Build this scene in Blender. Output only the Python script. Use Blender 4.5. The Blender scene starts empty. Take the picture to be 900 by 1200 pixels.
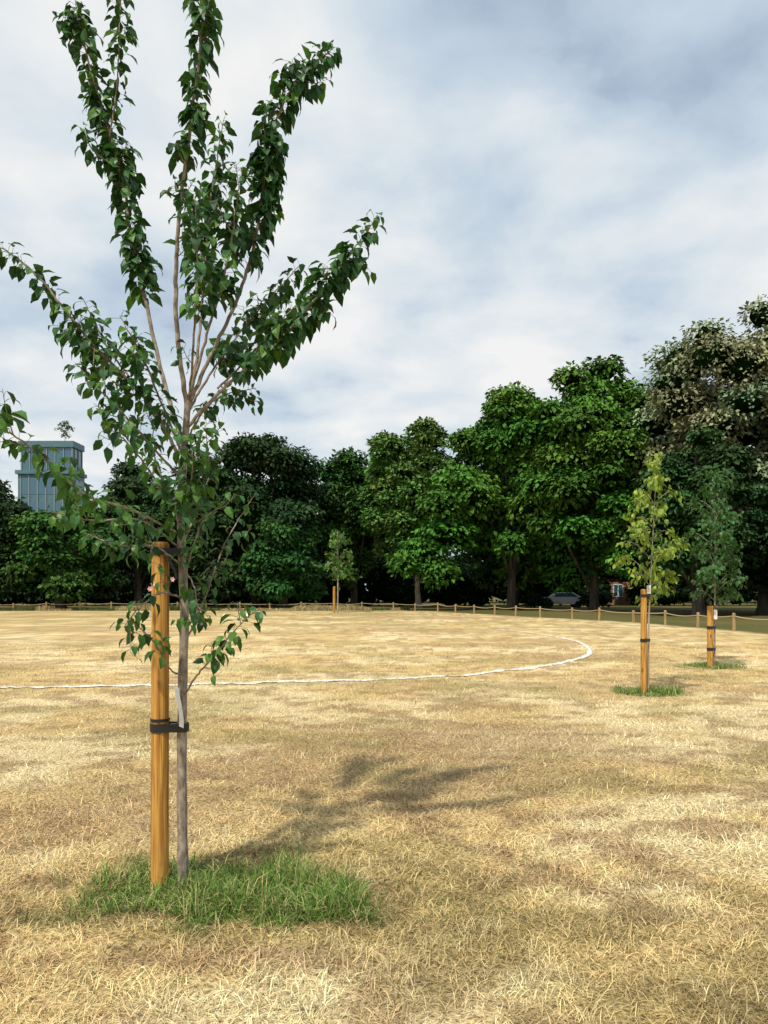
import bpy, math, numpy as np
from mathutils import Vector
rng = np.random.default_rng(11)
C = bpy.context.scene.collection
F = 867.0; EYE = 1.6; HOR = 692.0; CX = 450.0

# ---------------------------------------------------------------- helpers
_tabs = {}
def vnoise(x, y, seed=0):
    if seed not in _tabs:
        _tabs[seed] = np.random.default_rng(1000+seed).random((256, 256))
    t = _tabs[seed]
    xi = np.floor(x).astype(int); yi = np.floor(y).astype(int)
    fx = x-xi; fy = y-yi
    fx = fx*fx*(3-2*fx); fy = fy*fy*(3-2*fy)
    a = t[xi & 255, yi & 255]; b = t[(xi+1) & 255, yi & 255]
    c = t[xi & 255, (yi+1) & 255]; d = t[(xi+1) & 255, (yi+1) & 255]
    return (a*(1-fx)+b*fx)*(1-fy)+(c*(1-fx)+d*fx)*fy
def fbm(x, y, seed=0, o=4):
    s = 0; a = .5; n = 0
    for k in range(o):
        s = s+a*vnoise(x*2**k+17.3*k, y*2**k+9.1*k, seed+k); n += a; a *= .5
    return s/n
def nrm(a):
    return a/np.maximum(np.linalg.norm(a, axis=-1, keepdims=True), 1e-9)
def sstep(a, b, x):
    t = np.clip((x-a)/(b-a), 0, 1); return t*t*(3-2*t)

class MB:
    def __init__(s): s.v = []; s.c = []; s.f = []; s.n = 0
    def add(s, v, faces, mat=0, col=(1, 1, 1)):
        v = np.asarray(v, float).reshape(-1, 3)
        c = np.asarray(col, float)
        if c.ndim == 1: c = np.tile(c, (len(v), 1))
        for f in faces:
            f = np.asarray(f, int)
            if f.size: s.f.append((f+s.n, mat))
        s.v.append(v); s.c.append(c); s.n += len(v)
    def build(s, name, mats, smooth=False, parent=None):
        v = np.concatenate(s.v); c = np.concatenate(s.c)
        loops = np.concatenate([f.ravel() for f, m in s.f])
        tot = np.concatenate([np.full(len(f), f.shape[1]) for f, m in s.f])
        mi = np.concatenate([np.full(len(f), m) for f, m in s.f])
        st = np.concatenate([[0], np.cumsum(tot)[:-1]])
        me = bpy.data.meshes.new(name)
        me.vertices.add(len(v)); me.vertices.foreach_set('co', v.astype(np.float32).ravel())
        me.loops.add(len(loops)); me.loops.foreach_set('vertex_index', loops.astype(np.int32))
        me.polygons.add(len(tot)); me.polygons.foreach_set('loop_start', st.astype(np.int32))
        me.polygons.foreach_set('material_index', mi.astype(np.int32))
        me.update(calc_edges=True)
        me.polygons.foreach_set('use_smooth', np.full(len(tot), smooth))
        a = me.color_attributes.new('Col', 'FLOAT_COLOR', 'POINT')
        a.data.foreach_set('color', np.concatenate([c, np.ones((len(c), 1))], 1).astype(np.float32).ravel())
        for m in mats: me.materials.append(m)
        ob = bpy.data.objects.new(name, me); C.objects.link(ob)
        if parent: ob.parent = parent
        return ob
def empty(name):
    e = bpy.data.objects.new(name, None); C.objects.link(e); return e

def catmull(p, n=8):
    p = np.asarray(p, float); q = np.vstack([2*p[0]-p[1], p, 2*p[-1]-p[-2]]); out = []
    for i in range(1, len(q)-2):
        for t in np.linspace(0, 1, n, endpoint=False):
            a, b, c, d = q[i-1], q[i], q[i+1], q[i+2]
            out.append(.5*((2*b)+(-a+c)*t+(2*a-5*b+4*c-d)*t*t+(-a+3*b-3*c+d)*t**3))
    out.append(p[-1]); return np.array(out)
def tube(mb, pts, rad, sides=8, mat=0, col=(1, 1, 1), cap=True):
    pts = np.asarray(pts, float); n = len(pts)
    rad = np.broadcast_to(np.asarray(rad, float), (n,))
    T = nrm(np.gradient(pts, axis=0))
    ref = np.array([1., 0, 0]) if abs(T[0][2]) > .7 else np.array([0, 0, 1.])
    U = nrm(np.cross(T, ref)); V = nrm(np.cross(T, U))
    a = np.linspace(0, 2*np.pi, sides, endpoint=False)
    v = pts[:, None]+rad[:, None, None]*(np.cos(a)[None, :, None]*U[:, None]+np.sin(a)[None, :, None]*V[:, None])
    i = np.arange(n-1)[:, None]*sides; j = np.arange(sides)[None]; k = (j+1) % sides
    f = np.stack([i+j, i+k, i+sides+k, i+sides+j], -1).reshape(-1, 4)
    fs = [f]
    if cap: fs += [np.arange(sides)[None, ::-1], (np.arange(sides)+(n-1)*sides)[None]]
    mb.add(v.reshape(-1, 3), fs, mat, col)
def box(mb, x0, x1, y0, y1, z0, z1, mat=0, col=(1, 1, 1)):
    v = [(x0, y0, z0), (x1, y0, z0), (x1, y1, z0), (x0, y1, z0), (x0, y0, z1), (x1, y0, z1), (x1, y1, z1), (x0, y1, z1)]
    mb.add(v, [[(0, 3, 2, 1), (4, 5, 6, 7), (0, 1, 5, 4), (1, 2, 6, 5), (2, 3, 7, 6), (3, 0, 4, 7)]], mat, col)

LEAF = np.array([(0, 0, 0), (0, .33, .03), (0, .68, -.04), (0, 1, -.24), (-.42, .26, .1), (-.36, .62, .04), (.42, .26, .1), (.36, .62, .04)])
LF3 = np.array([(0, 1, 4), (2, 3, 5), (0, 6, 1), (2, 7, 3)]); LF4 = np.array([(1, 2, 5, 4), (1, 6, 7, 2)])
DIA = np.array([(0, 0, 0), (.5, .45, .05), (0, 1, -.12), (-.5, .45, .05)]); DF = np.array([(0, 1, 2, 3)])
def leaves(mb, o, d, nn, L, W, col, mat, detailed=False):
    n = len(o); T = LEAF if detailed else DIA
    Y = nrm(d); Z = nrm(nn-(nn*Y).sum(1, keepdims=True)*Y); X = np.cross(Y, Z)
    v = o[:, None]+X[:, None]*(T[None, :, 0:1]*W[:, None, None])+Y[:, None]*(T[None, :, 1:2]*L[:, None, None])+Z[:, None]*(T[None, :, 2:3]*L[:, None, None])
    m = len(T); base = (np.arange(n)*m)[:, None, None]
    fs = [(LF3[None]+base).reshape(-1, 3), (LF4[None]+base).reshape(-1, 4)] if detailed else [(DF[None]+base).reshape(-1, 4)]
    mb.add(v.reshape(-1, 3), fs, mat, np.repeat(col, m, axis=0))

# ---------------------------------------------------------------- materials
def newmat(name):
    m = bpy.data.materials.new(name); m.use_nodes = True
    nt = m.node_tree; b = nt.nodes['Principled BSDF']; return m, nt, b
def leafmat(name, trans=.22, rough=.5, spec=.3):
    m, nt, b = newmat(name); N = nt.nodes; Lk = nt.links
    a = N.new('ShaderNodeVertexColor'); a.layer_name = 'Col'
    Lk.new(a.outputs[0], b.inputs['Base Color']); b.inputs['Roughness'].default_value = rough
    b.inputs['Specular IOR Level'].default_value = spec
    if trans <= 0: return m
    t = N.new('ShaderNodeBsdfTranslucent'); h = N.new('ShaderNodeMixRGB'); h.blend_type = 'MULTIPLY'; h.inputs[0].default_value = 1
    h.inputs[2].default_value = (1.5, 1.6, .6, 1); Lk.new(a.outputs[0], h.inputs[1]); Lk.new(h.outputs[0], t.inputs[0])
    mx = N.new('ShaderNodeMixShader'); mx.inputs[0].default_value = trans
    Lk.new(b.outputs[0], mx.inputs[1]); Lk.new(t.outputs[0], mx.inputs[2]); Lk.new(mx.outputs[0], N['Material Output'].inputs[0])
    return m
def noisemat(name, c1, c2, scale=(1, 1, 1), nscale=10, rough=.8, bump=.3, bdist=.01, detail=6, lo=.35, hi=.65, usecol=False, spec=.3, knots=False):
    m, nt, b = newmat(name); N = nt.nodes; Lk = nt.links
    g = N.new('ShaderNodeTexCoord'); mp = N.new('ShaderNodeMapping'); mp.inputs['Scale'].default_value = scale
    Lk.new(g.outputs['Object'], mp.inputs[0]); n = N.new('ShaderNodeTexNoise'); n.inputs['Scale'].default_value = nscale; n.inputs['Detail'].default_value = detail
    Lk.new(mp.outputs[0], n.inputs[0]); r = N.new('ShaderNodeValToRGB')
    r.color_ramp.elements[0].position = lo; r.color_ramp.elements[1].position = hi
    r.color_ramp.elements[0].color = (*c1, 1); r.color_ramp.elements[1].color = (*c2, 1); Lk.new(n.outputs[0], r.inputs[0])
    out = r.outputs[0]
    if usecol:
        a = N.new('ShaderNodeVertexColor'); a.layer_name = 'Col'; h = N.new('ShaderNodeMixRGB'); h.blend_type = 'MULTIPLY'; h.inputs[0].default_value = 1
        Lk.new(a.outputs[0], h.inputs[1]); Lk.new(out, h.inputs[2]); out = h.outputs[0]
    if knots:
        mp2 = N.new('ShaderNodeMapping'); mp2.inputs['Scale'].default_value = (1, 1, .45); Lk.new(g.outputs['Object'], mp2.inputs[0])
        vo = N.new('ShaderNodeTexVoronoi'); vo.inputs['Scale'].default_value = 9; Lk.new(mp2.outputs[0], vo.inputs[0])
        r2 = N.new('ShaderNodeValToRGB'); r2.color_ramp.elements[0].position = .12; r2.color_ramp.elements[1].position = .24
        r2.color_ramp.elements[0].color = (.30, .24, .18, 1); r2.color_ramp.elements[1].color = (1, 1, 1, 1); Lk.new(vo.outputs[0], r2.inputs[0])
        mp3 = N.new('ShaderNodeMapping'); mp3.inputs['Scale'].default_value = (1, 1, .015); Lk.new(g.outputs['Object'], mp3.inputs[0])
        n3 = N.new('ShaderNodeTexNoise'); n3.inputs['Scale'].default_value = 110; n3.inputs['Detail'].default_value = 2; Lk.new(mp3.outputs[0], n3.inputs[0])
        r3 = N.new('ShaderNodeValToRGB'); r3.color_ramp.elements[0].position = .34; r3.color_ramp.elements[1].position = .46
        r3.color_ramp.elements[0].color = (.35, .28, .2, 1); r3.color_ramp.elements[1].color = (1, 1, 1, 1); Lk.new(n3.outputs[0], r3.inputs[0])
        for rr in (r2, r3):
            h = N.new('ShaderNodeMixRGB'); h.blend_type = 'MULTIPLY'; h.inputs[0].default_value = .8; Lk.new(out, h.inputs[1]); Lk.new(rr.outputs[0], h.inputs[2]); out = h.outputs[0]
    Lk.new(out, b.inputs['Base Color']); b.inputs['Roughness'].default_value = rough; b.inputs['Specular IOR Level'].default_value = spec
    if bump:
        bp = N.new('ShaderNodeBump'); bp.inputs['Strength'].default_value = bump; bp.inputs['Distance'].default_value = bdist
        Lk.new(n.outputs[0], bp.inputs['Height']); Lk.new(bp.outputs[0], b.inputs['Normal'])
    return m
def plain(name, c, rough=.5, metal=0):
    m, nt, b = newmat(name); b.inputs['Base Color'].default_value = (*c, 1); b.inputs['Roughness'].default_value = rough; b.inputs['Metallic'].default_value = metal
    return m
M_leaf = leafmat('foliage_far', 0, .6, .12)
M_leafn = leafmat('foliage_near', .18, .42, .22)
M_straw = leafmat('grass_blades', 0, .6, .15)
M_bark = noisemat('bark', (.15, .12, .095), (.36, .30, .24), (1, 1, .5), 40, .85, .5, .004)
M_barkfar = noisemat('bark_far', (.03, .025, .02), (.10, .08, .06), (1, 1, .25), 3, .9, .4, .03)
M_barkpale = noisemat('bark_pale', (.20, .17, .12), (.40, .35, .26), (1, 1, .3), 8, .9, .4, .01)
M_wood = noisemat('stake_wood', (.60, .33, .075), (.34, .15, .028), (1, 1, .06), 46, .65, .35, .003, lo=.38, hi=.66, knots=True)
M_post = noisemat('post_wood', (.42, .29, .13), (.22, .15, .07), (1, 1, .1), 20, .7, .3, .003)
M_rope = noisemat('rope', (.50, .40, .22), (.34, .26, .14), nscale=60)
M_black = plain('black_rubber', (.012, .012, .014), .45)
M_white = plain('white_tag', (.8, .8, .8), .5)
M_coreshade = noisemat('foliage_core_shade', (.003, .010, .003), (.008, .020, .005), nscale=3, rough=1, bump=0, spec=0)  # near-black solids filling crown gaps, deep shade put in as colour
M_ground = noisemat('dry_ground', (.46, .43, .39), (1.36, 1.36, 1.34), nscale=50, rough=.95, bump=1, bdist=.03, detail=8, lo=.36, hi=.60, usecol=True, spec=.1)
M_line = noisemat('line_paint', (.42, .36, .24), (.80, .79, .74), nscale=22, rough=.9, bump=.6, lo=.38, hi=.54)

# ---------------------------------------------------------------- terrain
def H(x, y):
    near = 1/(1+(np.abs(x)/30)**2+(np.abs(y)/40)**2)
    return near*((fbm(x*.9+50, y*.9+50, 3, 3)-.5)*.06+(fbm(x*5+50, y*5+50, 9, 2)-.5)*.04)
FY = [-20, 5, 12, 18, 27, 37, 46, 56, 62]; FXX = [24, 20, 18, 16, 14, 12.3, 8, 4, -2]
def beyond(x, y):
    fx = np.interp(y, FY, FXX)
    s = sstep(-.4, .8, x-fx)*(y < 62)
    return np.maximum(s, sstep(57.5, 59.5, y))
GREEN = [(-.98, 3.95, .76, .44), (4.1, 11.6, .62, .55), (6.9, 15.5, .6, .6), (-.40, 3.72, .34, .28)]
def gmask(x, y, k=4):
    g = np.zeros_like(x)
    w = (fbm(x*3.4+9, y*3.4+9, 21, 4)-.5)*1.7
    for cx, cy, rx, ry in GREEN[:k]:
        d = np.sqrt(((x-cx)/rx)**2+((y-cy)/ry)**2)+w
        g = np.maximum(g, sstep(1.2, .55, d))
    return g
LINE = catmull([(-30, 9.5), (-18, 10.6), (-10, 11.5), (-6.26, 12.06), (-4, 12.4), (-1.5, 12.96), (1.1, 13.7), (2.55, 14.76), (3.67, 15.9), (4.8, 17.8), (5.5, 19.8), (6.0, 22.7), (5.95, 25.7), (5.5, 28.3), (4.7, 30.6)], 14)
def gcol(x, y):
    straw = np.array([.62, .465, .225]); brown = np.array([.35, .245, .13]); pale = np.array([.74, .60, .35])
    oliv = np.array([.28, .25, .09])
    a = fbm(x*.55+30, y*.8+30, 31, 5)[..., None]; b = fbm(x*3.2+80, y*4.4+80, 41, 5)[..., None]
    c = straw*(1-sstep(.46, .62, a))+pale*sstep(.46, .62, a)
    t = sstep(.48, .64, b)*.75; c = c*(1-t)+brown*t
    t = sstep(.53, .69, fbm(x*.22+120, y*.5+120, 51, 6))[..., None]*.6; c = c*(1-t)+brown*1.1*t
    t = sstep(.52, .68, fbm(x*.8+220, y*1.1+220, 61, 4))[..., None]*.4; c = c*(1-t)+oliv*t
    t = (sstep(25, 50, y)*sstep(.45, .6, fbm(x*.12+20, y*.4+20, 66, 4)))[..., None]*.45; c = c*(1-t)+oliv*t
    for cx, cy, rx, ry, s in [(.75, 3.55, 1.3, .22, .45), (.2, 3.9, .5, .3, .3), (-.35, 5.75, 1.0, .5, .15), (1.35, 2.8, .35, .15, .7), (-.9, 4.0, .9, .6, .6)]:  # worn and green patches, plus crown shadow and corner shadow painted as darker colour
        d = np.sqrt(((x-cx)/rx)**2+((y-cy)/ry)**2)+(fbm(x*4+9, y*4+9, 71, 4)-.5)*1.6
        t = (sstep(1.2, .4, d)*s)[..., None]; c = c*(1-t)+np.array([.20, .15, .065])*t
    g = gmask(x, y)[..., None]*.8; c = c*(1-g)+np.array([.10, .10, .035])*g
    bb = beyond(x, y)[..., None]; n = fbm(x*.3+5, y*.3+5, 81, 3)[..., None]
    c = c*(1-bb)+bb*(np.array([.07, .085, .025])*(1-n)+np.array([.17, .14, .06])*n)  # greener grass past the fence, with shade under the trees painted in
    return c
def graded(lo, hi, c, fine, n):
    k = np.arange(-n, n+1); s = c+np.sinh(k*.0215)/.0215*fine
    s = s[(s > lo) & (s < hi)]; return np.concatenate([[lo], s, [hi]])
gx = graded(-600, 600, 0, .035, 420); gy = graded(-200, 700, 4.5, .035, 420)
X, Y = np.meshgrid(gx, gy, indexing='ij'); nx, ny = X.shape
i = np.arange(nx-1)[:, None]*ny; j = np.arange(ny-1)[None]
gf = np.stack([i+j, i+ny+j, i+ny+j+1, i+j+1], -1).reshape(-1, 4)
gc = gcol(X, Y)*(.78+.22*sstep(6, 18, np.hypot(X, Y)))[..., None]  # near ground colour lowered, painting the shade in gaps of the matted straw
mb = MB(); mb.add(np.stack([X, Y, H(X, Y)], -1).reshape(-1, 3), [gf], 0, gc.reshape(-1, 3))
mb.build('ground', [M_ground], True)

# boundary line
T = nrm(np.gradient(LINE, axis=0)); Nn = np.stack([-T[:, 1], T[:, 0]], 1)
dd = np.concatenate([[0], np.cumsum(np.linalg.norm(np.diff(LINE, axis=0), axis=1))])
ss = np.arange(0, dd[-1], .06); lx = np.interp(ss, dd, LINE[:, 0]); ly = np.interp(ss, dd, LINE[:, 1])
nxn = np.interp(ss, dd, Nn[:, 0]); nyn = np.interp(ss, dd, Nn[:, 1])
cols = []
for k, o in enumerate(np.linspace(-1, 1, 5)):
    w = .095-.035*sstep(3.5, 5.5, lx)
    off = o*w + (np.random.default_rng(k).random(len(ss))-.5)*(.07 if abs(o) == 1 else .0)
    px, py = lx+nxn*off, ly+nyn*off; cols.append(np.stack([px, py, H(px, py)+.012], 1))
V = np.stack(cols, 1); n = len(ss); i = np.arange(n-1)[:, None]*5; j = np.arange(4)[None]
mb = MB(); mb.add(V.reshape(-1, 3), [np.stack([i+j, i+j+1, i+6+j, i+5+j], -1).reshape(-1, 4)]); mb.build('pitch_boundary_line', [M_line], True)
def linedist(x, y):
    P = LINE[::3]; d = np.full(x.shape, 1e9)
    for a, b in zip(P[:-1], P[1:]):
        ab = b-a; t = np.clip(((x-a[0])*ab[0]+(y-a[1])*ab[1])/(ab@ab), 0, 1)
        d = np.minimum(d, np.hypot(x-a[0]-t*ab[0], y-a[1]-t*ab[1]))
    return d

# ---------------------------------------------------------------- grass
def blades(mb, x, y, L, W, up, col, bend=True):
    n = len(x); az = rng.random(n)*2*np.pi
    dh = np.stack([np.cos(az), np.sin(az)], 1)
    z = H(x, y)-.002
    pz = rng.random(n)*2*np.pi; wv = np.stack([np.cos(pz), np.sin(pz), np.zeros(n)], 1)*W[:, None]*.5
    b = np.stack([x, y, z], 1)
    u = np.sqrt(np.clip(1-up**2, 0, 1))
    mid = b+np.stack([dh[:, 0]*u*.4, dh[:, 1]*u*.4, up*.62], 1)*L[:, None]
    tip = b+np.stack([dh[:, 0]*u, dh[:, 1]*u, up*(.85 if bend else 1)], 1)*L[:, None]
    v = np.stack([b-wv, b+wv, mid+wv*.8, mid-wv*.8, tip], 1)
    k = (np.arange(n)*5)[:, None]
    mb.add(v.reshape(-1, 3), [k+np.array([[0, 1, 2, 3]]), k+np.array([[3, 2, 4]])], 0, np.repeat(col, 5, axis=0))
mb = MB()
def lawn(n, a, b, pw, wmul):
    D = (rng.random(n)*(b**pw-a**pw)+a**pw)**(1/pw); x = (rng.random(n)-.5)*(1.35*D+1.6)
    cl = fbm(x*7+10, D*7+10, 91, 3)
    kp = rng.random(n) < .35+1.3*sstep(.35, .6, cl); x = x[kp]; D = D[kp]; cl = cl[kp]; n = len(x)
    L = rng.uniform(.03, .085, n)*(.6+1.0*cl); W = wmul*(1+.10*D)*rng.uniform(.6, 1.3, n)
    up = np.clip(rng.beta(1.2, 3, n)*1.1, .04, .95)
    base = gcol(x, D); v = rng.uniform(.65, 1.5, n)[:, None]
    dark = (rng.random(n) < .20)[:, None]
    col = base*v*1.2; col = np.where(dark, col*.42, col)
    ld = linedist(x, D); on = (ld < .10+.04*rng.random(n)) & (rng.random(n) < .5)
    col[on] = np.array([.72, .71, .66])*v[on]*.85
    keep = (gmask(x, D) < .55) | (rng.random(n) < .25)
    blades(mb, x[keep], D[keep], L[keep], W[keep], up[keep], np.clip(col[keep], 0, .88))
lawn(280000, 2.0, 22.0, .5, .0032); lawn(90000, 2.0, 5.5, .8, .0030)
tx, ty = [], []
for k in range(420):
    D0 = 2.1+7*rng.random()**1.7; x0 = (rng.random()-.5)*(1.3*D0+1); m = rng.integers(10, 40)
    tx.append(x0+rng.normal(0, .04, m)); ty.append(D0+rng.normal(0, .04, m))
tx = np.concatenate(tx); ty = np.concatenate(ty); m = len(tx)
col = np.array([.72, .60, .34])*rng.uniform(.6, 1.2, m)[:, None]; gr = rng.random(m) < .10; col[gr] = np.array([.16, .19, .05])
blades(mb, tx, ty, rng.uniform(.04, .11, m), np.full(m, .0035), rng.uniform(.3, .95, m), col)
m = 26000; t = rng.random(m); xx = -45+47*t; yy = 58.5+rng.normal(0, .5, m)+(xx+45)*.04
col = np.array([.50, .40, .20])*rng.uniform(.5, 1.2, m)[:, None]; g = fbm(xx*.4+7, yy*0+3, 5, 2) < .45; col[g] = np.array([.10, .13, .04])*rng.uniform(.6, 1.3, g.sum())[:, None]
big = sstep(.45, .65, fbm(xx*.25+70, yy*0+3, 15, 2))
blades(mb, xx, yy, rng.uniform(.12, .3, m)*(1+1.3*big), np.full(m, .03), rng.uniform(.5, .98, m), col)
mb.build('dry_grass', [M_straw])

mb = MB()
def greentuft(cx, cy, rx, ry, n, lmin, lmax, w):
    x = cx+rng.normal(0, .5, n*3)*rx; y = cy+rng.normal(0, .5, n*3)*ry
    ok = rng.random(n*3) < gmask(x, y)**1.3; x = x[ok][:n]; y = y[ok][:n]; n = len(x)
    cl = fbm(x*6+3, y*6+3, 95, 3)
    right = sstep(cx-.4*rx, cx+.6*rx, x)
    L = rng.uniform(lmin, lmax, n)*(.15+1.2*cl+.35*right)*rng.uniform(.7, 1.3, n)
    col = np.array([.12, .215, .04])*rng.uniform(.4, 1.6, n)[:, None]
    yl = rng.random(n) < .22; col[yl] = np.array([.46, .40, .18])*rng.uniform(.7, 1.2, yl.sum())[:, None]
    blades(mb, x, y, L, np.full(n, w), rng.uniform(.25, .97, n), col)
greentuft(-.96, 3.94, .95, .58, 8200, .06, .18, .0045)
greentuft(-.40, 3.72, .42, .32, 3200, .10, .24, .0048)
greentuft(4.1, 11.6, .6, .5, 3000, .06, .14, .009)
greentuft(6.9, 15.5, .6, .6, 2500, .06, .14, .011)
m = 2200; x = rng.normal(.3, .8, m); y = rng.normal(3.7, .35, m)
blades(mb, x, y, rng.uniform(.02, .06, m), np.full(m, .0035), rng.uniform(.3, .9, m), np.array([.15, .19, .05])*rng.uniform(.6, 1.3, m)[:, None])
mb.build('green_grass', [M_straw])

# ---------------------------------------------------------------- foreground tree
D0 = 3.97
def P(px, py, dy=0):      # image pixel coordinates and depth offset -> metres
    D = D0+dy; return np.array([(px-CX)/F*D, D, EYE-(py-HOR)/F*D])
mb = MB()
trunk = catmull([P(215, 1050), P(214, 1000), P(213, 900), P(214, 800), P(216, 720), P(213, 650), P(212, 590), P(216, 530), P(220, 470)], 8)
trunk[0][2] = -.03
hh = np.linspace(0, 1, len(trunk))
tube(mb, trunk, .029*(1-.40*hh)+.010*np.exp(-hh*25)+.0012*np.sin(hh*70), 14, 0)
O, Dd, NN, LL = [], [], [], []
def place_leaves(pts, start, spacing, size=1., drop=.6):
    seg = np.linalg.norm(np.diff(pts, axis=0), axis=1); cum = np.concatenate([[0], np.cumsum(seg)]); tot = cum[-1]
    s = start*tot; az = rng.random()*6
    while s < tot:
        p = np.array([np.interp(s, cum, pts[:, k]) for k in range(3)])
        q = np.array([np.interp(min(s+.02, tot+.02), cum, pts[:, k]) for k in range(3)])
        r = np.array([np.interp(max(s-.02, 0), cum, pts[:, k]) for k in range(3)])
        t = nrm(q-r); az += 2.4+rng.normal(0, .4)
        U = nrm(np.cross(t, [.3, .9, .2])); Vv = np.cross(t, U); perp = U*np.cos(az)+Vv*np.sin(az)
        pd = nrm(perp*.8+t*.5+rng.normal(0, .15, 3)); pl = rng.uniform(.02, .05)
        tube(mb, np.array([p, p+pd*pl*.6, p+pd*pl+np.array([0, 0, -.004])]), .0011, 4, 1, (.10, .13, .04), cap=False)
        d = nrm(perp*.65+t*.12+np.array([0, 0, -drop])+rng.normal(0, .25, 3))
        O.append(p+pd*pl); Dd.append(d); NN.append(nrm(perp*.55+np.array([0, -.1, .7])+rng.normal(0, .3, 3)))
        LL.append(size*rng.uniform(.064, .102)*(1-.35*(s/tot)**6)); s += spacing*rng.uniform(.5, 1.5)
def branch(raw, r0, start, spacing, spurs=0, size=1., sp0=.15, sp1=.95, splen=(.06, .2), drop=.6):
    pts = catmull([P(*q) for q in raw], 8); pts[1:-1] += rng.normal(0, .002, pts[1:-1].shape)
    h = np.linspace(0, 1, len(pts)); tube(mb, pts, r0*(1-h)**.8+.0018, 8, 0)
    place_leaves(pts, start, spacing, size, drop)
    for k in range(spurs):
        f = sp0+(sp1-sp0)*rng.random(); ii = int(f*(len(pts)-2)); t = nrm(pts[ii+1]-pts[ii]); a = rng.random()*6.28
        U = nrm(np.cross(t, [.3, .9, .2])); Vv = np.cross(t, U); perp = U*np.cos(a)+Vv*np.sin(a)*.7
        ln = rng.uniform(*splen); d = nrm(perp*.8+t*.7)
        q = catmull([pts[ii], pts[ii]+d*ln*.5, pts[ii]+nrm(d+np.array([0, 0, .25]))*ln], 4)
        tube(mb, q, np.linspace(.003, .0012, len(q)), 5, 0); place_leaves(q, .25, spacing*1.2, size*.95, drop)
sp = .0112
branch([(214, 555, 0), (200, 515, -.05), (172, 470, -.12), (135, 430, -.18), (105, 400, -.22), (75, 362, -.25), (42, 322, -.28), (5, 292, -.3), (-25, 282, -.3)], .009, .22, sp, 9, .92, .1, .5)
branch([(214, 520, 0), (190, 440, .1), (172, 360, .15), (156, 290, .2), (146, 225, .22), (130, 160, .25), (110, 95, .25), (96, 40, .25), (88, 0, .25)], .011, .33, sp*.66, 22, 1.05, .3, .95, (.05, .14))
branch([(150, 440, .1), (128, 410, .12), (112, 380, .1), (98, 352, .1)], .004, .2, sp, 2, .9)
branch([(136, 195, .22), (120, 185, .2), (106, 172, .18), (98, 150, .2)], .003, .1, sp, 0, .9)
branch([(128, 160, .22), (136, 110, .2), (139, 60, .2), (141, 5, .2), (142, -25, .2)], .003, .1, sp, 2, .9)
branch([(219, 475, 0), (208, 400, -.1), (206, 330, -.15), (210, 250, -.2), (222, 160, -.22), (232, 80, -.22), (238, 10, -.22), (242, -60, -.22), (244, -110, -.22)], .012, .48, sp*.70, 19, .98, .2, .95, (.05, .14))
branch([(220, 470, 0), (232, 410, .15), (238, 340, .25), (243, 270, .3), (250, 210, .32), (262, 140, .32)], .008, .38, sp*.78, 10, 1., .35, .95, (.05, .13))
branch([(221, 470, 0), (240, 400, -.05), (258, 340, -.1), (270, 290, -.12), (278, 230, -.12), (284, 195, -.12)], .007, .42, sp*.85, 7, .98, .35, .9)
branch([(221, 475, 0), (250, 410, .05), (278, 350, .08), (298, 285, .1), (308, 220, .12), (316, 165, .12), (335, 115, .12), (362, 80, .12), (392, 55, .12)], .010, .38, sp*.62, 24, 1.07, .3, .97, (.05, .15))
branch([(222, 480, 0), (245, 440, .15), (285, 385, .3), (320, 345, .38), (352, 310, .4)], .006, .35, sp*.85, 8, .98, .2, .9, (.05, .16))
branch([(220, 500, 0), (262, 455, -.1), (312, 412, -.2), (352, 372, -.25), (382, 335, -.28), (412, 295, -.3), (443, 252, -.3)], .008, .28, sp*.68, 15, .98, .2, .85, (.05, .16))
branch([(255, 455, -.1), (290, 420, .05), (330, 375, .1), (365, 340, .12)], .004, .2, sp*.9, 4, .95)
branch([(217, 520, 0), (240, 480, .1), (265, 462, .15), (300, 455, .2)], .004, .3, sp*1.2, 3, .8)
branch([(213, 530, 0), (180, 450, -.2), (160, 405, -.3), (140, 370, -.32)], .005, .35, sp*1.1, 3, .85)
branch([(212, 560, 0), (175, 520, -.25), (140, 480, -.4), (110, 450, -.45), (88, 425, -.45)], .005, .35, sp*1.1, 4, .85)
branch([(222, 470, 0), (228, 380, -.3), (232, 300, -.35), (228, 230, -.35)], .005, .42, sp, 4, .9)
branch([(210, 610, 0), (180, 560, -.3), (150, 520, -.5), (125, 500, -.6)], .004, .35, sp*1.6, 3, .82)
branch([(209, 625, 0), (160, 600, -.5), (100, 580, -.8), (50, 535, -1.0), (5, 505, -1.1), (-25, 510, -1.1)], .005, .4, sp*1.1, 8, .84, .45, .95)
branch([(208, 640, 0), (165, 610, -.4), (110, 610, -.6), (60, 600, -.7)], .004, .4, sp*1.5, 4, .82)
branch([(210, 660, 0), (180, 640, -.3), (140, 640, -.4), (100, 625, -.4)], .004, .4, sp*1.5, 3, .82)
branch([(211, 700, 0), (190, 695, -.2), (165, 710, -.3), (145, 735, -.35)], .004, .5, sp*1.6, 2, .85, drop=.9)
branch([(213, 790, 0), (200, 785, -.15), (178, 750, -.25), (150, 725, -.3)], .004, .55, sp*1.7, 1, .85)
branch([(213, 820, 0), (228, 795, -.1), (250, 770, -.15), (278, 735, -.2), (305, 712, -.2)], .004, .45, sp*1.5, 5, .88, .4, .95, (.05, .12), .8)
branch([(214, 760, 0), (240, 700, .1), (262, 640, .2), (285, 600, .25), (300, 578, .25)], .004, .25, sp*2.3, 3, .8)
branch([(214, 690, 0), (224, 650, -.1), (238, 610, -.1), (262, 590, -.1)], .003, .3, sp*2, 2, .85)
branch([(212, 640, 0), (235, 590, .2), (245, 550, .2), (240, 500, .2)], .004, .2, sp*1.2, 4, .85)
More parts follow.
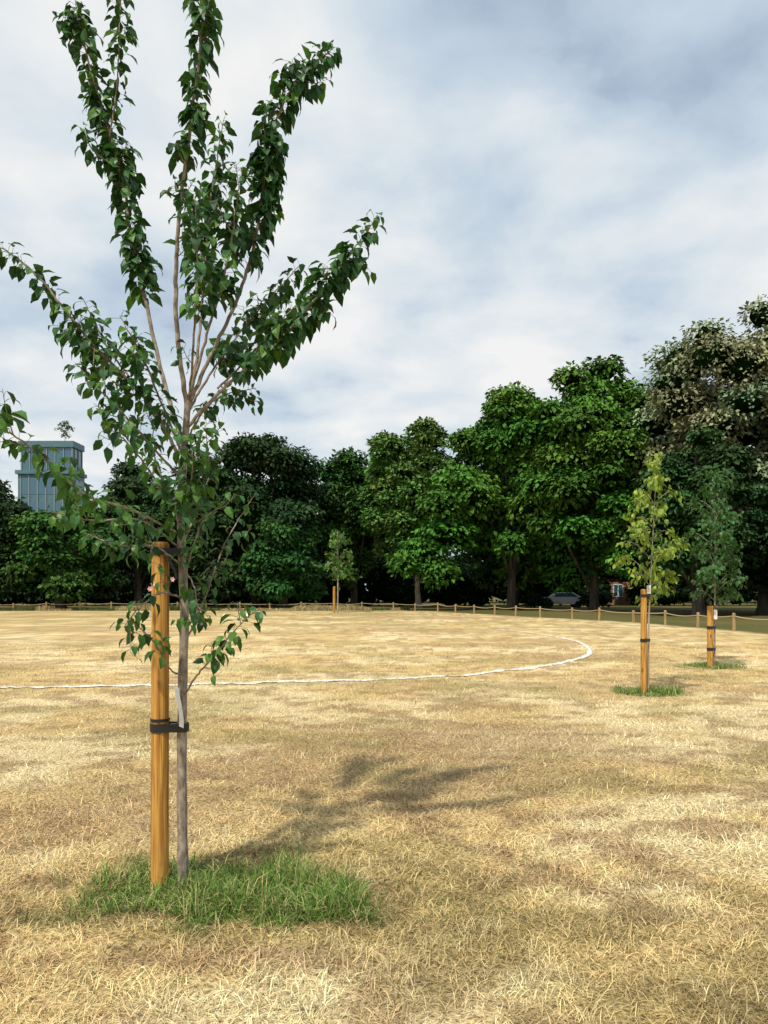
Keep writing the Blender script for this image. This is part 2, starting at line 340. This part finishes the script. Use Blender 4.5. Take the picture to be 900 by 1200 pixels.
branch([(212, 600, 0), (190, 560, .2), (178, 520, .3), (185, 480, .3)], .004, .2, sp*1.3, 4, .85)
branch([(213, 600, 0), (222, 570, -.2), (226, 540, -.25), (222, 510, -.25)], .003, .1, sp, 3, .9)
branch([(211, 560, 0), (206, 590, -.2), (208, 620, -.25)], .003, .1, sp*1.1, 2, .85)
branch([(212, 660, 0), (228, 690, -.15), (232, 730, -.2)], .003, .3, sp*1.6, 2, .85, drop=.9)
O = np.array(O); Dd = np.array(Dd); NN = np.array(NN); LL = np.array(LL); n = len(O); print('leaves', n)
col = np.array([.030, .090, .026])*rng.uniform(.5, 1.5, n)[:, None]
yl = rng.random(n) < .16; col[yl] = np.array([.08, .18, .032])*rng.uniform(.8, 1.2, yl.sum())[:, None]
low = (O[:, 2] < 2.4) & (rng.random(n) < .4); col[low] = np.array([.065, .16, .03])
leaves(mb, O, Dd, NN, LL, LL*.70, col, 1, True)
mb.build('young_staked_tree', [M_bark, M_leafn], False)

def stake(name, x, y, h, r, lean=(0, 0)):
    mb = MB(); zs = np.array([-.1, 0, .25, .5, .8, 1]); zs = zs*h; pts = [(x+lean[0]*z/h, y+lean[1]*z/h, z) for z in zs[:-1]]
    pts += [(x+lean[0], y+lean[1], h-.012), (x+lean[0], y+lean[1], h)]
    rr = [r*1.03, r*1.02, r, r*.99, r*.98, r*.97, r*.80]
    tube(mb, pts, rr, 28, 0); return mb.build(name, [M_wood], False)
def oval(mb, c1, r1, c2, r2, z, h, t=.006, mat=0):
    c1 = np.array(c1); c2 = np.array(c2); d = nrm(c2-c1); th = math.atan2(d[1], d[0])
    out = []
    for e in (0, t):
        a = np.linspace(th-np.pi/2, th+np.pi/2, 12); p2 = c2+(r2+e)*np.stack([np.cos(a), np.sin(a)], 1)
        a = np.linspace(th+np.pi/2, th+1.5*np.pi, 14); p1 = c1+(r1+e)*np.stack([np.cos(a), np.sin(a)], 1)
        out.append(np.vstack([p2, p1]))
    n = len(out[0]); V = []
    for o, zz in ((out[0], z), (out[1], z), (out[1], z+h), (out[0], z+h)): V.append(np.c_[o, np.full(n, zz)])
    j = np.arange(n); k = (j+1) % n; fs = []
    for a in range(4):
        b = (a+1) % 4; fs.append(np.stack([a*n+j, a*n+k, b*n+k, b*n+j], 1))
    mb.add(np.vstack(V), fs, mat)
sx = (187-CX)/F*D0
st = stake('wooden_stake', sx, D0, 1.86, .047, (.004, 0))
tx0 = (213-CX)/F*D0
mb = MB()
oval(mb, (sx+.002, D0), .047, (tx0+.004, D0), .029, .845, .045)
oval(mb, (sx+.002, D0), .0475, (sx+.003, D0), .0475, .90, .016, .004)
box(mb, sx+.055, tx0-.031, D0-.02, D0+.02, .85, .885)
oval(mb, (sx+.004, D0), .046, (tx0, D0), .029, 1.79, .035)
tube(mb, [(sx+.04, D0-.052, 1.80), (sx+.07, D0-.06, 1.76), (sx+.10, D0-.055, 1.70), (sx+.105, D0-.05, 1.66)], .008, 6)
mb.build('tree_tie', [M_black], parent=st)
mb = MB(); z = np.linspace(1.09, .88, 9); w = .013
cx = tx0+np.array([-.012, -.010, -.004, .002, .006, .010, .012, .012, .010]); cy = D0-.045-np.array([0, .004, .01, .012, .012, .01, .006, .002, 0])
V = np.concatenate([np.stack([cx-w, cy, z], 1), np.stack([cx+w, cy-.006, z-.01], 1)]); k = np.arange(8)
mb.add(V, [np.stack([k, k+9, k+10, k+1], 1)]); mb.build('white_label', [M_white], parent=st)
mb = MB()
for (px, py) in [(180, 684), (202, 679), (176, 690)]:
    q = P(px, py, -.07)
    for k in range(6):
        a = k*1.05; leaves(mb, np.array([q]), np.array([[math.cos(a), -.4, math.sin(a)]]), np.array([[0, -1., .3]]), np.array([.016]), np.array([.014]), np.array([[.75, .45, .45]]), 0)
mb.build('pink_blossom', [M_leafn])

# ---------------------------------------------------------------- other young trees
def young(name, x, y, zb, h, rx, n_br, col, leaf, r0, seed, barkm, per=40, topx=0, irr=(.6, 1.1)):
    g = np.random.default_rng(seed); mb = MB()
    tr = catmull([(x, y, -.03), (x+.01, y, h*.3), (x+.02+topx*.3, y, h*.6), (x+topx, y, h)], 8)
    t = np.linspace(0, 1, len(tr)); tube(mb, tr, r0*(1-.9*t), 8, 0); O = []; Dq = []
    for k in range(n_br):
        f = zb/h+(1-zb/h)*((k+g.random())/n_br)**.9; f = min(f, .98); ii = int(f*(len(tr)-1)); p = tr[ii]
        u = (f-zb/h)/(1-zb/h); ln = rx*(1.25*np.sqrt(max(0.04, 1-u))*min(1, .55+u*1.5))*g.uniform(*irr)
        a = k*2.4+g.random(); d = np.array([math.cos(a), math.sin(a), 0])
        q = catmull([p, p+d*ln*.45+[0, 0, ln*.45], p+d*ln*.85+[0, 0, ln*.6], p+d*ln+[0, 0, ln*.40]], 5)
        tube(mb, q, np.linspace(r0*.28, .002, len(q)), 5, 0)
        m = int(per*g.uniform(.5, 1.4)*min(1.5, ln/rx+.3)); s = g.random(m)**.6*(len(q)-1); s0 = np.clip(s.astype(int), 0, len(q)-2)
        pp = q[s0]+(q[s0+1]-q[s0])*(s-s0)[:, None]+g.normal(0, .045*(rx/.45), (m, 3)); O.append(pp); Dq.append(np.tile(d, (m, 1)))
    O = np.concatenate(O); Dq = np.concatenate(Dq); n = len(O)
    d = nrm(Dq*.4+[0, 0, -.7]+g.normal(0, .4, (n, 3))); nn = nrm(Dq*.4+[0, 0, .7]+g.normal(0, .4, (n, 3)))
    L = leaf*g.uniform(.7, 1.2, n); cc = np.array(col)*g.uniform(.6, 1.4, n)[:, None]
    leaves(mb, O, d, nn, L, L*.7, cc, 1, leaf < .14); return mb.build(name, [barkm, M_leafn])
young('young_staked_tree', 4.13, 11.56, 1.5, 3.72, .54, 26, (.19, .27, .04), .095, .020, 5, M_barkpale, 36, .14, (.35, 1.3))
s2 = stake('wooden_stake', 4.04, 11.5, 1.62, .048)
mb = MB(); oval(mb, (4.04, 11.5), .049, (4.13, 11.56), .024, .80, .05); oval(mb, (4.04, 11.5), .049, (4.13, 11.56), .024, 1.5, .04); mb.build('tree_tie', [M_black], parent=s2)
mb = MB(); box(mb, 4.09, 4.15, 11.50, 11.51, 1.55, 1.68); mb.build('white_label', [M_white], parent=s2)
young('young_staked_tree', 6.9, 15.45, 1.4, 4.1, .66, 30, (.045, .115, .03), .11, .024, 8, M_bark, 46, .0, (.4, 1.25))
s3 = stake('wooden_stake', 6.79, 15.4, 1.28, .06); mb = MB()
oval(mb, (6.79, 15.4), .061, (6.9, 15.45), .024, .35, .06); oval(mb, (6.79, 15.4), .061, (6.9, 15.45), .024, .80, .06); mb.build('tree_tie', [M_black], parent=s3)
mb = MB(); box(mb, 6.87, 6.94, 15.40, 15.41, 1.0, 1.2); mb.build('white_label', [M_white], parent=s3)
young('young_staked_tree', -3.35, 53.5, 2.4, 6.0, 1.35, 20, (.09, .18, .04), .26, .07, 13, M_barkpale, 36, .0, (.4, 1.2))
stake('wooden_stake', -3.6, 53.4, 1.9, .09)

# ---------------------------------------------------------------- background trees
def ico():
    import bmesh
    bm = bmesh.new(); bmesh.ops.create_icosphere(bm, subdivisions=2, radius=1)
    v = np.array([x.co[:] for x in bm.verts]); f = np.array([[x.index for x in q.verts] for q in bm.faces]); bm.free(); return v, f
IV, IF = ico()
def lobes_to(mb, lc, lr, n, leaf, col, g, core=.66, droop=.5, squash=.72):
    w = lr**2/np.sum(lr**2); idx = g.choice(len(lr), n, p=w)
    d = nrm(g.normal(0, 1, (n, 3))); flip = (d[:, 2] < 0) & (g.random(n) < .55); d[flip, 2] *= -1
    tier = 1+.10*np.sin(d[:, 2]*9+idx)
    r = lr[idx]*g.uniform(.70, 1.12, n)*tier; o = lc[idx]+d*r[:, None]*[1, 1, squash]
    hz = d.copy(); hz[:, 2] *= .2
    ax = nrm(hz+[0, 0, -droop]+g.normal(0, .45, (n, 3))); nn = nrm(d*.6+[0, 0, .7]+g.normal(0, .35, (n, 3)))
    tint = g.uniform(.72, 1.3, len(lr)); L = leaf*g.uniform(.6, 1.3, n)
    c = np.asarray(col)*(tint[idx]*g.uniform(.6, 1.4, n))[:, None]
    c[:, 0] *= g.uniform(.85, 1.4, len(lr))[idx]
    o[:, 2] = np.maximum(o[:, 2], .3)
    leaves(mb, o, ax, nn, L, L*.62, c, 1)
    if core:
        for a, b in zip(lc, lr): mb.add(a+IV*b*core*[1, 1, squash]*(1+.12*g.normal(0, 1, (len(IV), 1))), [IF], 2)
def big_tree(name, x, y, h, rx, base, col, nl, n, seed, leaf=.40, trunk_r=.45, barkm=None, lobe=(.20, .36), ext=None, core=.66, droop=.5, top=.30):
    g = np.random.default_rng(seed); mb = MB(); cz = (h+base)/2; rz = (h-base)/2
    d = nrm(g.normal(0, 1, (nl, 3))); lr = rx*g.uniform(*lobe, nl); u = np.clip(g.random(nl)**.45, .25, 1)
    t = d[:, 2]*u; wid = 1.08-top*np.clip(t, -1, 1)
    ex = (rx-lr*.9)*u*wid; lc = np.stack([x+d[:, 0]*ex, y+d[:, 1]*ex, cz+d[:, 2]*u*(rz-lr*.6)], 1)
    k = g.random(nl) < .35; a = g.random(nl)*6.28; zz = g.uniform(-.85, .45, nl); rr = (rx-lr)*np.sqrt(np.clip(1-np.clip(zz, 0, 1)**2*.9, 0, 1))*g.uniform(.7, 1, nl)
    lc[k] = np.stack([x+np.cos(a)*rr, y+np.sin(a)*rr, cz+zz*rz], 1)[k]
    if ext is not None:
        e = np.array(ext, float); lc = np.vstack([lc, e[:, :3]]); lr = np.concatenate([lr, e[:, 3]])
    tr = catmull([(x, y, -.1), (x+g.normal(0, .15), y, max(1.5, base*.9)), (x+g.normal(0, .4), y, cz), (x+g.normal(0, .4), y, cz+rz*.6)], 6)
    tube(mb, tr, np.linspace(trunk_r, trunk_r*.25, len(tr))+trunk_r*.5*np.exp(-np.arange(len(tr))*1.5), 10, 0)
    for k in g.choice(len(lc), min(14, len(lc)), replace=False):
        p = tr[g.integers(5, len(tr)-4)]; e = lc[k]; q = catmull([p, p*.5+e*.5+[0, 0, -.4], e], 5); tube(mb, q, np.linspace(trunk_r*.32, .05, len(q)), 6, 0)
    lobes_to(mb, lc, lr, n, leaf, col, g, core, droop)
    return mb.build(name, [barkm or M_barkfar, M_leaf, M_coreshade])
dk = (.021, .054, .017); md = (.036, .108, .021); lt = (.085, .185, .040); br = (.052, .150, .019)
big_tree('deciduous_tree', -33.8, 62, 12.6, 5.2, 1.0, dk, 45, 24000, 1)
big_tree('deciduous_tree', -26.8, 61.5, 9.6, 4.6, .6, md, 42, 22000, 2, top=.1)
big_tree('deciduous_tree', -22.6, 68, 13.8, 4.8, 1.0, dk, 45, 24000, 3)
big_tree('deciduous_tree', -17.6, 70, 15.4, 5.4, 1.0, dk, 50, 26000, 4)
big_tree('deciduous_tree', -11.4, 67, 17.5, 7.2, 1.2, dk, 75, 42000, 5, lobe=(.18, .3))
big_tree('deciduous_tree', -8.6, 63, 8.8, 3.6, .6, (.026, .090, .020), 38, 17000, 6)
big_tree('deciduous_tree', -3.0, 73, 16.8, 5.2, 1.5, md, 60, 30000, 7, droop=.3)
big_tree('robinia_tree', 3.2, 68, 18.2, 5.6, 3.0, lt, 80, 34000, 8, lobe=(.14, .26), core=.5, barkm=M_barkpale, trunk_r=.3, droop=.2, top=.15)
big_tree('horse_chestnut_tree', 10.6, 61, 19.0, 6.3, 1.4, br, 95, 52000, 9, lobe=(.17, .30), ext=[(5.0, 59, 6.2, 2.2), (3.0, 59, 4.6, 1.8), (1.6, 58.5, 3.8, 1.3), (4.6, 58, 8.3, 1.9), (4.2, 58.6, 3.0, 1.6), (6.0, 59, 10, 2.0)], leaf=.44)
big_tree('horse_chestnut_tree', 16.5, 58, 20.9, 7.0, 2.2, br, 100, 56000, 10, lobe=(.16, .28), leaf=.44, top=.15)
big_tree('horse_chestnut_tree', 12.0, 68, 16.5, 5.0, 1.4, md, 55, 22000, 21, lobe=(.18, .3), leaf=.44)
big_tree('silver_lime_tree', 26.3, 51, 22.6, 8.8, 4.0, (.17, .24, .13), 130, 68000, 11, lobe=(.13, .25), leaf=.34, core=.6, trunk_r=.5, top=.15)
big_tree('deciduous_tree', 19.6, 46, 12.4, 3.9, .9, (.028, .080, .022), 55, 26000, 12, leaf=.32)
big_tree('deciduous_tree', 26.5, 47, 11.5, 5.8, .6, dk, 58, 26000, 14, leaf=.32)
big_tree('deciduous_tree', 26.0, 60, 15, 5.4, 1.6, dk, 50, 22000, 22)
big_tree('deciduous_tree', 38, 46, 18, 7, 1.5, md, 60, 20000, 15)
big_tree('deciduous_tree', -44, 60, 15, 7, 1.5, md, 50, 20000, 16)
g = np.random.default_rng(77); mb = MB(); m = 190
lx_ = g.uniform(-95, 110, m); lc = np.stack([lx_, g.uniform(92, 104, m), g.uniform(1.0, 9.0, m)], 1); lr = g.uniform(2.4, 4.0, m)
lobes_to(mb, lc, lr, 50000, .7, (.018, .044, .014), g, .85)
mb.build('distant_trees', [M_barkfar, M_leaf, M_coreshade])
mb = MB(); m = 420; lx_ = np.linspace(-60, 70, m)+g.normal(0, .3, m)
lc = np.stack([lx_, 78+g.normal(0, .8, m), g.uniform(.6, 4.2, m)], 1); lr = g.uniform(1.0, 1.7, m)
gap = ((lx_ > 22.8) & (lx_ < 26.2) & (lc[:, 2] < 3.0))
keep = ~gap
lobes_to(mb, lc[keep], lr[keep], 42000, .42, (.014, .034, .010), g, .85)
mb.build('hedge', [M_barkfar, M_leaf, M_coreshade])

# ---------------------------------------------------------------- rope fence
mb = MB(); path = catmull([(-60, 57), (-45, 58), (-30, 58.5), (-12, 60), (-2, 60.5), (3.6, 56), (8, 46.5), (12.3, 37), (14.2, 27), (16, 18), (18, 12), (20, 5)], 20)
dd = np.concatenate([[0], np.cumsum(np.linalg.norm(np.diff(path, axis=0), axis=1))]); ss = np.arange(0, dd[-1], 2.55)
ss = ss+rng.normal(0, .12, len(ss)); X_ = np.interp(ss, dd, path[:, 0]); Y_ = np.interp(ss, dd, path[:, 1]); hp = .66+rng.normal(0, .03, len(ss))
for a, b, h_ in zip(X_, Y_, hp):
    e = rng.normal(0, .015, 2); tube(mb, [(a, b, -.1), (a+e[0], b+e[1], h_-.03), (a+e[0], b+e[1], h_)], [.065, .062, .045], 10, 0, (1, 1, 1))
for k in range(len(ss)-1):
    t = np.linspace(0, 1, 9); sg = rng.uniform(.03, .10); z = hp[k]*(1-t)+hp[k+1]*t-.12-sg*4*t*(1-t)
    tube(mb, np.stack([X_[k]*(1-t)+X_[k+1]*t, Y_[k]*(1-t)+Y_[k+1]*t, z], 1), .022, 6, 1)
mb.build('post_and_rope_fence', [M_post, M_rope])
for (cx, cy) in [(-9.9, 46), (-8.6, 46.5)]:
    mb = MB(); tube(mb, [(cx, cy, 0), (cx, cy, .02), (cx, cy, .021), (cx, cy, .08), (cx, cy, .14), (cx, cy, .15)], [.18, .18, .15, .11, .07, .04], 16)
    mb.build('marker_cone', [M_white])

# ---------------------------------------------------------------- buildings
M_glass = plain('glazing', (.04, .12, .17), .08); M_glass.node_tree.nodes['Principled BSDF'].inputs['Specular IOR Level'].default_value = .9
M_teal = noisemat('teal_cladding', (.07, .15, .18), (.10, .18, .21), nscale=2, rough=.5, bump=0)
def brickmat(name, c1, c2):
    m, nt, b = newmat(name); g = nt.nodes.new('ShaderNodeTexCoord'); k = nt.nodes.new('ShaderNodeTexBrick')
    mp = nt.nodes.new('ShaderNodeMapping'); mp.inputs['Rotation'].default_value = (math.pi/2, 0, 0)
    nt.links.new(g.outputs['Object'], mp.inputs[0]); nt.links.new(mp.outputs[0], k.inputs[0])
    k.inputs['Scale'].default_value = 4.4; k.inputs['Color1'].default_value = (*c1, 1); k.inputs['Color2'].default_value = (*c2, 1); k.inputs['Mortar'].default_value = (.35, .3, .25, 1); k.inputs['Mortar Size'].default_value = .012
    nt.links.new(k.outputs[0], b.inputs['Base Color']); b.inputs['Roughness'].default_value = .9; return m
M_brick = brickmat('brick', (.36, .18, .09), (.28, .14, .07)); M_roof = noisemat('roof_tiles', (.09, .06, .05), (.14, .09, .07), nscale=6)
par = empty('office_building'); bx0, bx1, by0, by1 = -59.4, -50.4, 120, 124.5
mb = MB(); box(mb, bx0, bx1, by0, by1, 0, 20.5); box(mb, bx0-.3, bx1+.3, by0-.4, by1+.3, 20.5, 21.1); box(mb, bx0, bx1, by0, by1, 24.9, 25.9)
mb.build('walls', [M_teal], parent=par)
mb = MB(); box(mb, bx0+.3, bx1-.3, by0+.3, by1-.3, 21.1, 24.9)
for fl in range(5): box(mb, bx0+.5, bx1-.5, by0-.04, by0+.2, 1.2+fl*4, 3.9+fl*4)
for fl in range(5): box(mb, bx1-.2, bx1+.04, by0+.5, by1-.5, 1.2+fl*4, 3.9+fl*4)
mb.build('windows', [M_glass], parent=par)
mb = MB()
for x in np.arange(bx0+.4, bx1-.3, 1.37):
    box(mb, x, x+.12, by0+.17, by0+.29, 21.1, 24.9); box(mb, x, x+.14, by0-.14, by0-.05, .8, 20.4)
for y in np.arange(by0+1, by1, 1.5): box(mb, bx1-.29, bx1-.17, y, y+.12, 21.1, 24.9)
mb.build('mullions', [plain('frame_grey', (.22, .27, .28), .4)], parent=par)
young('roof_garden_tree', -52.4, 121.5, 1, 3.6, 1.3, 22, (.06, .09, .04), .3, .06, 44, M_barkfar, 24).location = (0, 0, 25.9)
def house(x0, x1, y0, h):
    par = empty('brick_house'); mb = MB(); box(mb, x0, x1, y0, y0+7, 0, h); mb.build('walls', [M_brick], parent=par)
    mb = MB(); mb.add([(x0-.3, y0-.4, h), (x1+.3, y0-.4, h), (x1+.3, y0+7.4, h), (x0-.3, y0+7.4, h), (x0-.3, y0+3.5, h+2.0), (x1+.3, y0+3.5, h+2.0)], [[(0, 1, 5, 4), (2, 3, 4, 5)], [(0, 4, 3), (1, 2, 5)]]); mb.build('roof', [M_roof], parent=par)
    mb = MB(); f = MB()
    for x in np.arange(x0+.8, x1-1.2, 2.6):
        for z in np.arange(.9, h-1.2, 2.7):
            box(mb, x+.08, x+1.02, y0-.02, y0+.1, z+.08, z+1.32)
            box(f, x, x+1.1, y0-.05, y0-.021, z, z+.08); box(f, x, x+1.1, y0-.05, y0-.021, z+1.32, z+1.4); box(f, x, x+.08, y0-.05, y0-.021, z+.08, z+1.32); box(f, x+1.02, x+1.1, y0-.05, y0-.021, z+.08, z+1.32); box(f, x+.51, x+.59, y0-.05, y0-.021, z+.08, z+1.32)
    mb.build('windows', [M_glass], parent=par); f.build('window_frames', [M_white], parent=par)
house(22, 30, 82, 3.2)

def car(x, y, colr):
    par = empty('parked_car'); mb = MB()
    prof = [(-2.1, .35), (-2.1, .75), (-1.95, .92), (-1.1, 1.0), (-.55, 1.42), (.85, 1.45), (1.55, 1.02), (2.0, .95), (2.12, .7), (2.12, .35)]
    n = len(prof); ws = [.82, .85, .84, .83, .66, .66, .82, .82, .83, .83]
    V = [(x+p, y-w, z) for (p, z), w in zip(prof, ws)]+[(x+p, y+w, z) for (p, z), w in zip(prof, ws)]
    k = np.arange(n); q = (k+1) % n
    mb.add(V, [np.stack([k, k+n, q+n, q], 1), k[None], (k+n)[None, ::-1]]); b = mb.build('body', [plain('car_paint', colr, .25)], parent=par)
    mb = MB()
    for s in (-1, 1):
        mb.add([(x-.95, y+s*.835, 1.03), (x+1.35, y+s*.835, 1.03), (x+.8, y+s*.695, 1.37), (x-.5, y+s*.695, 1.37)], [[(0, 1, 2, 3)]])
    mb.build('windows', [M_glass], parent=par); mb = MB()
    for wx in (-1.3, 1.3):
        for s in (-1, 1): tube(mb, [(x+wx, y+s*.70, .32), (x+wx, y+s*.88, .32)], .32, 18)
    mb.build('wheels', [M_black], parent=par)
car(16.6, 69, (.78, .80, .82))
g = np.random.default_rng(5); mb = MB()
lc = np.array([(14.6, 67.5, .5), (18.9, 67.4, .8), (19.9, 67.8, .9), (13.4, 67.5, .8), (-38, 66, .8), (-36.5, 66.3, .7)]); lr = np.array([.6, .8, 1.0, .9, 1., .9])
lobes_to(mb, lc, lr, 4500, .3, (.02, .05, .014), g, .8); mb.build('shrubs', [M_barkfar, M_leaf, M_coreshade])

# ---------------------------------------------------------------- light, sky, camera
sv = np.array([-.95, -1.75, 3.0]); sv = sv/np.linalg.norm(sv)
sun = bpy.data.lights.new('sun', 'SUN'); sun.energy = 4.3; sun.angle = math.radians(2.0); sun.color = (1, .92, .78)
so = bpy.data.objects.new('sun', sun); C.objects.link(so); so.rotation_euler = Vector(sv).to_track_quat('Z', 'Y').to_euler()
W = bpy.data.worlds.new('World'); bpy.context.scene.world = W; W.use_nodes = True; nt = W.node_tree; N = nt.nodes; Lk = nt.links
bg = N['Background']; bg.inputs[1].default_value = .1
sky = N.new('ShaderNodeTexSky'); sky.sky_type = 'NISHITA'; sky.sun_disc = False; sky.sun_elevation = math.asin(sv[2]); sky.sun_rotation = math.atan2(sv[0], sv[1])
tc = N.new('ShaderNodeTexCoord'); sp_ = N.new('ShaderNodeSeparateXYZ'); Lk.new(tc.outputs['Generated'], sp_.inputs[0])
def math_(op, a, b=None, c=None):
    m = N.new('ShaderNodeMath'); m.operation = op
    for i_, v_ in enumerate((a, b, c)):
        if v_ is None: continue
        if isinstance(v_, (int, float)): m.inputs[i_].default_value = v_
        else: Lk.new(v_, m.inputs[i_])
    return m.outputs[0]
z = math_('ADD', math_('MAXIMUM', sp_.outputs[2], 0.0), .22)
u = math_('DIVIDE', sp_.outputs[0], z); v = math_('DIVIDE', sp_.outputs[1], z)
cb = N.new('ShaderNodeCombineXYZ'); Lk.new(u, cb.inputs[0]); Lk.new(v, cb.inputs[1]); cb.inputs[2].default_value = 3.7
def noise(scale, det, ro, off):
    m = N.new('ShaderNodeMapping'); m.inputs['Location'].default_value = off; Lk.new(cb.outputs[0], m.inputs[0])
    n_ = N.new('ShaderNodeTexNoise'); n_.inputs['Scale'].default_value = scale; n_.inputs['Detail'].default_value = det; n_.inputs['Roughness'].default_value = ro
    n_.inputs['Distortion'].default_value = .15; Lk.new(m.outputs[0], n_.inputs[0]); return n_.outputs[0]
n1 = noise(1.1, 3, .5, (1.3, .4, 0)); n2 = noise(3.4, 8, .52, (4.0, 2.0, 0))
s = math_('ADD', math_('MULTIPLY', n1, .5), math_('MULTIPLY', n2, .5))
r = N.new('ShaderNodeValToRGB'); Lk.new(s, r.inputs[0]); e = r.color_ramp.elements
e[0].position = .36; e[0].color = (4.7, 5.7, 7.0, 1); e[1].position = .60; e[1].color = (9.2, 9.2, 9.1, 1)
for p_, c_ in ((.43, (5.8, 6.8, 7.8, 1)), (.50, (7.3, 8.0, 8.5, 1))): q_ = e.new(p_); q_.color = c_
gap = math_('MULTIPLY', math_('SUBTRACT', .37, n2), 8.0); gp = N.new('ShaderNodeClamp'); Lk.new(gap, gp.inputs[0])
mx = N.new('ShaderNodeMixRGB'); Lk.new(math_('ADD', math_('MULTIPLY', gp.outputs[0], .3), .04), mx.inputs[0]); Lk.new(r.outputs[0], mx.inputs[1]); Lk.new(sky.outputs[0], mx.inputs[2])
Lk.new(mx.outputs[0], bg.inputs[0])
cam = bpy.data.cameras.new('camera'); co = bpy.data.objects.new('camera', cam); C.objects.link(co); bpy.context.scene.camera = co
co.location = (0, 0, EYE); co.rotation_euler = (math.pi/2, 0, 0); cam.lens = 26; cam.sensor_width = 36; cam.shift_y = 92/1200; cam.clip_end = 3000; cam.clip_start = .05
vs = bpy.context.scene.view_settings; vs.view_transform = 'Standard'; vs.look = 'None'; vs.exposure = 0; vs.gamma = 1
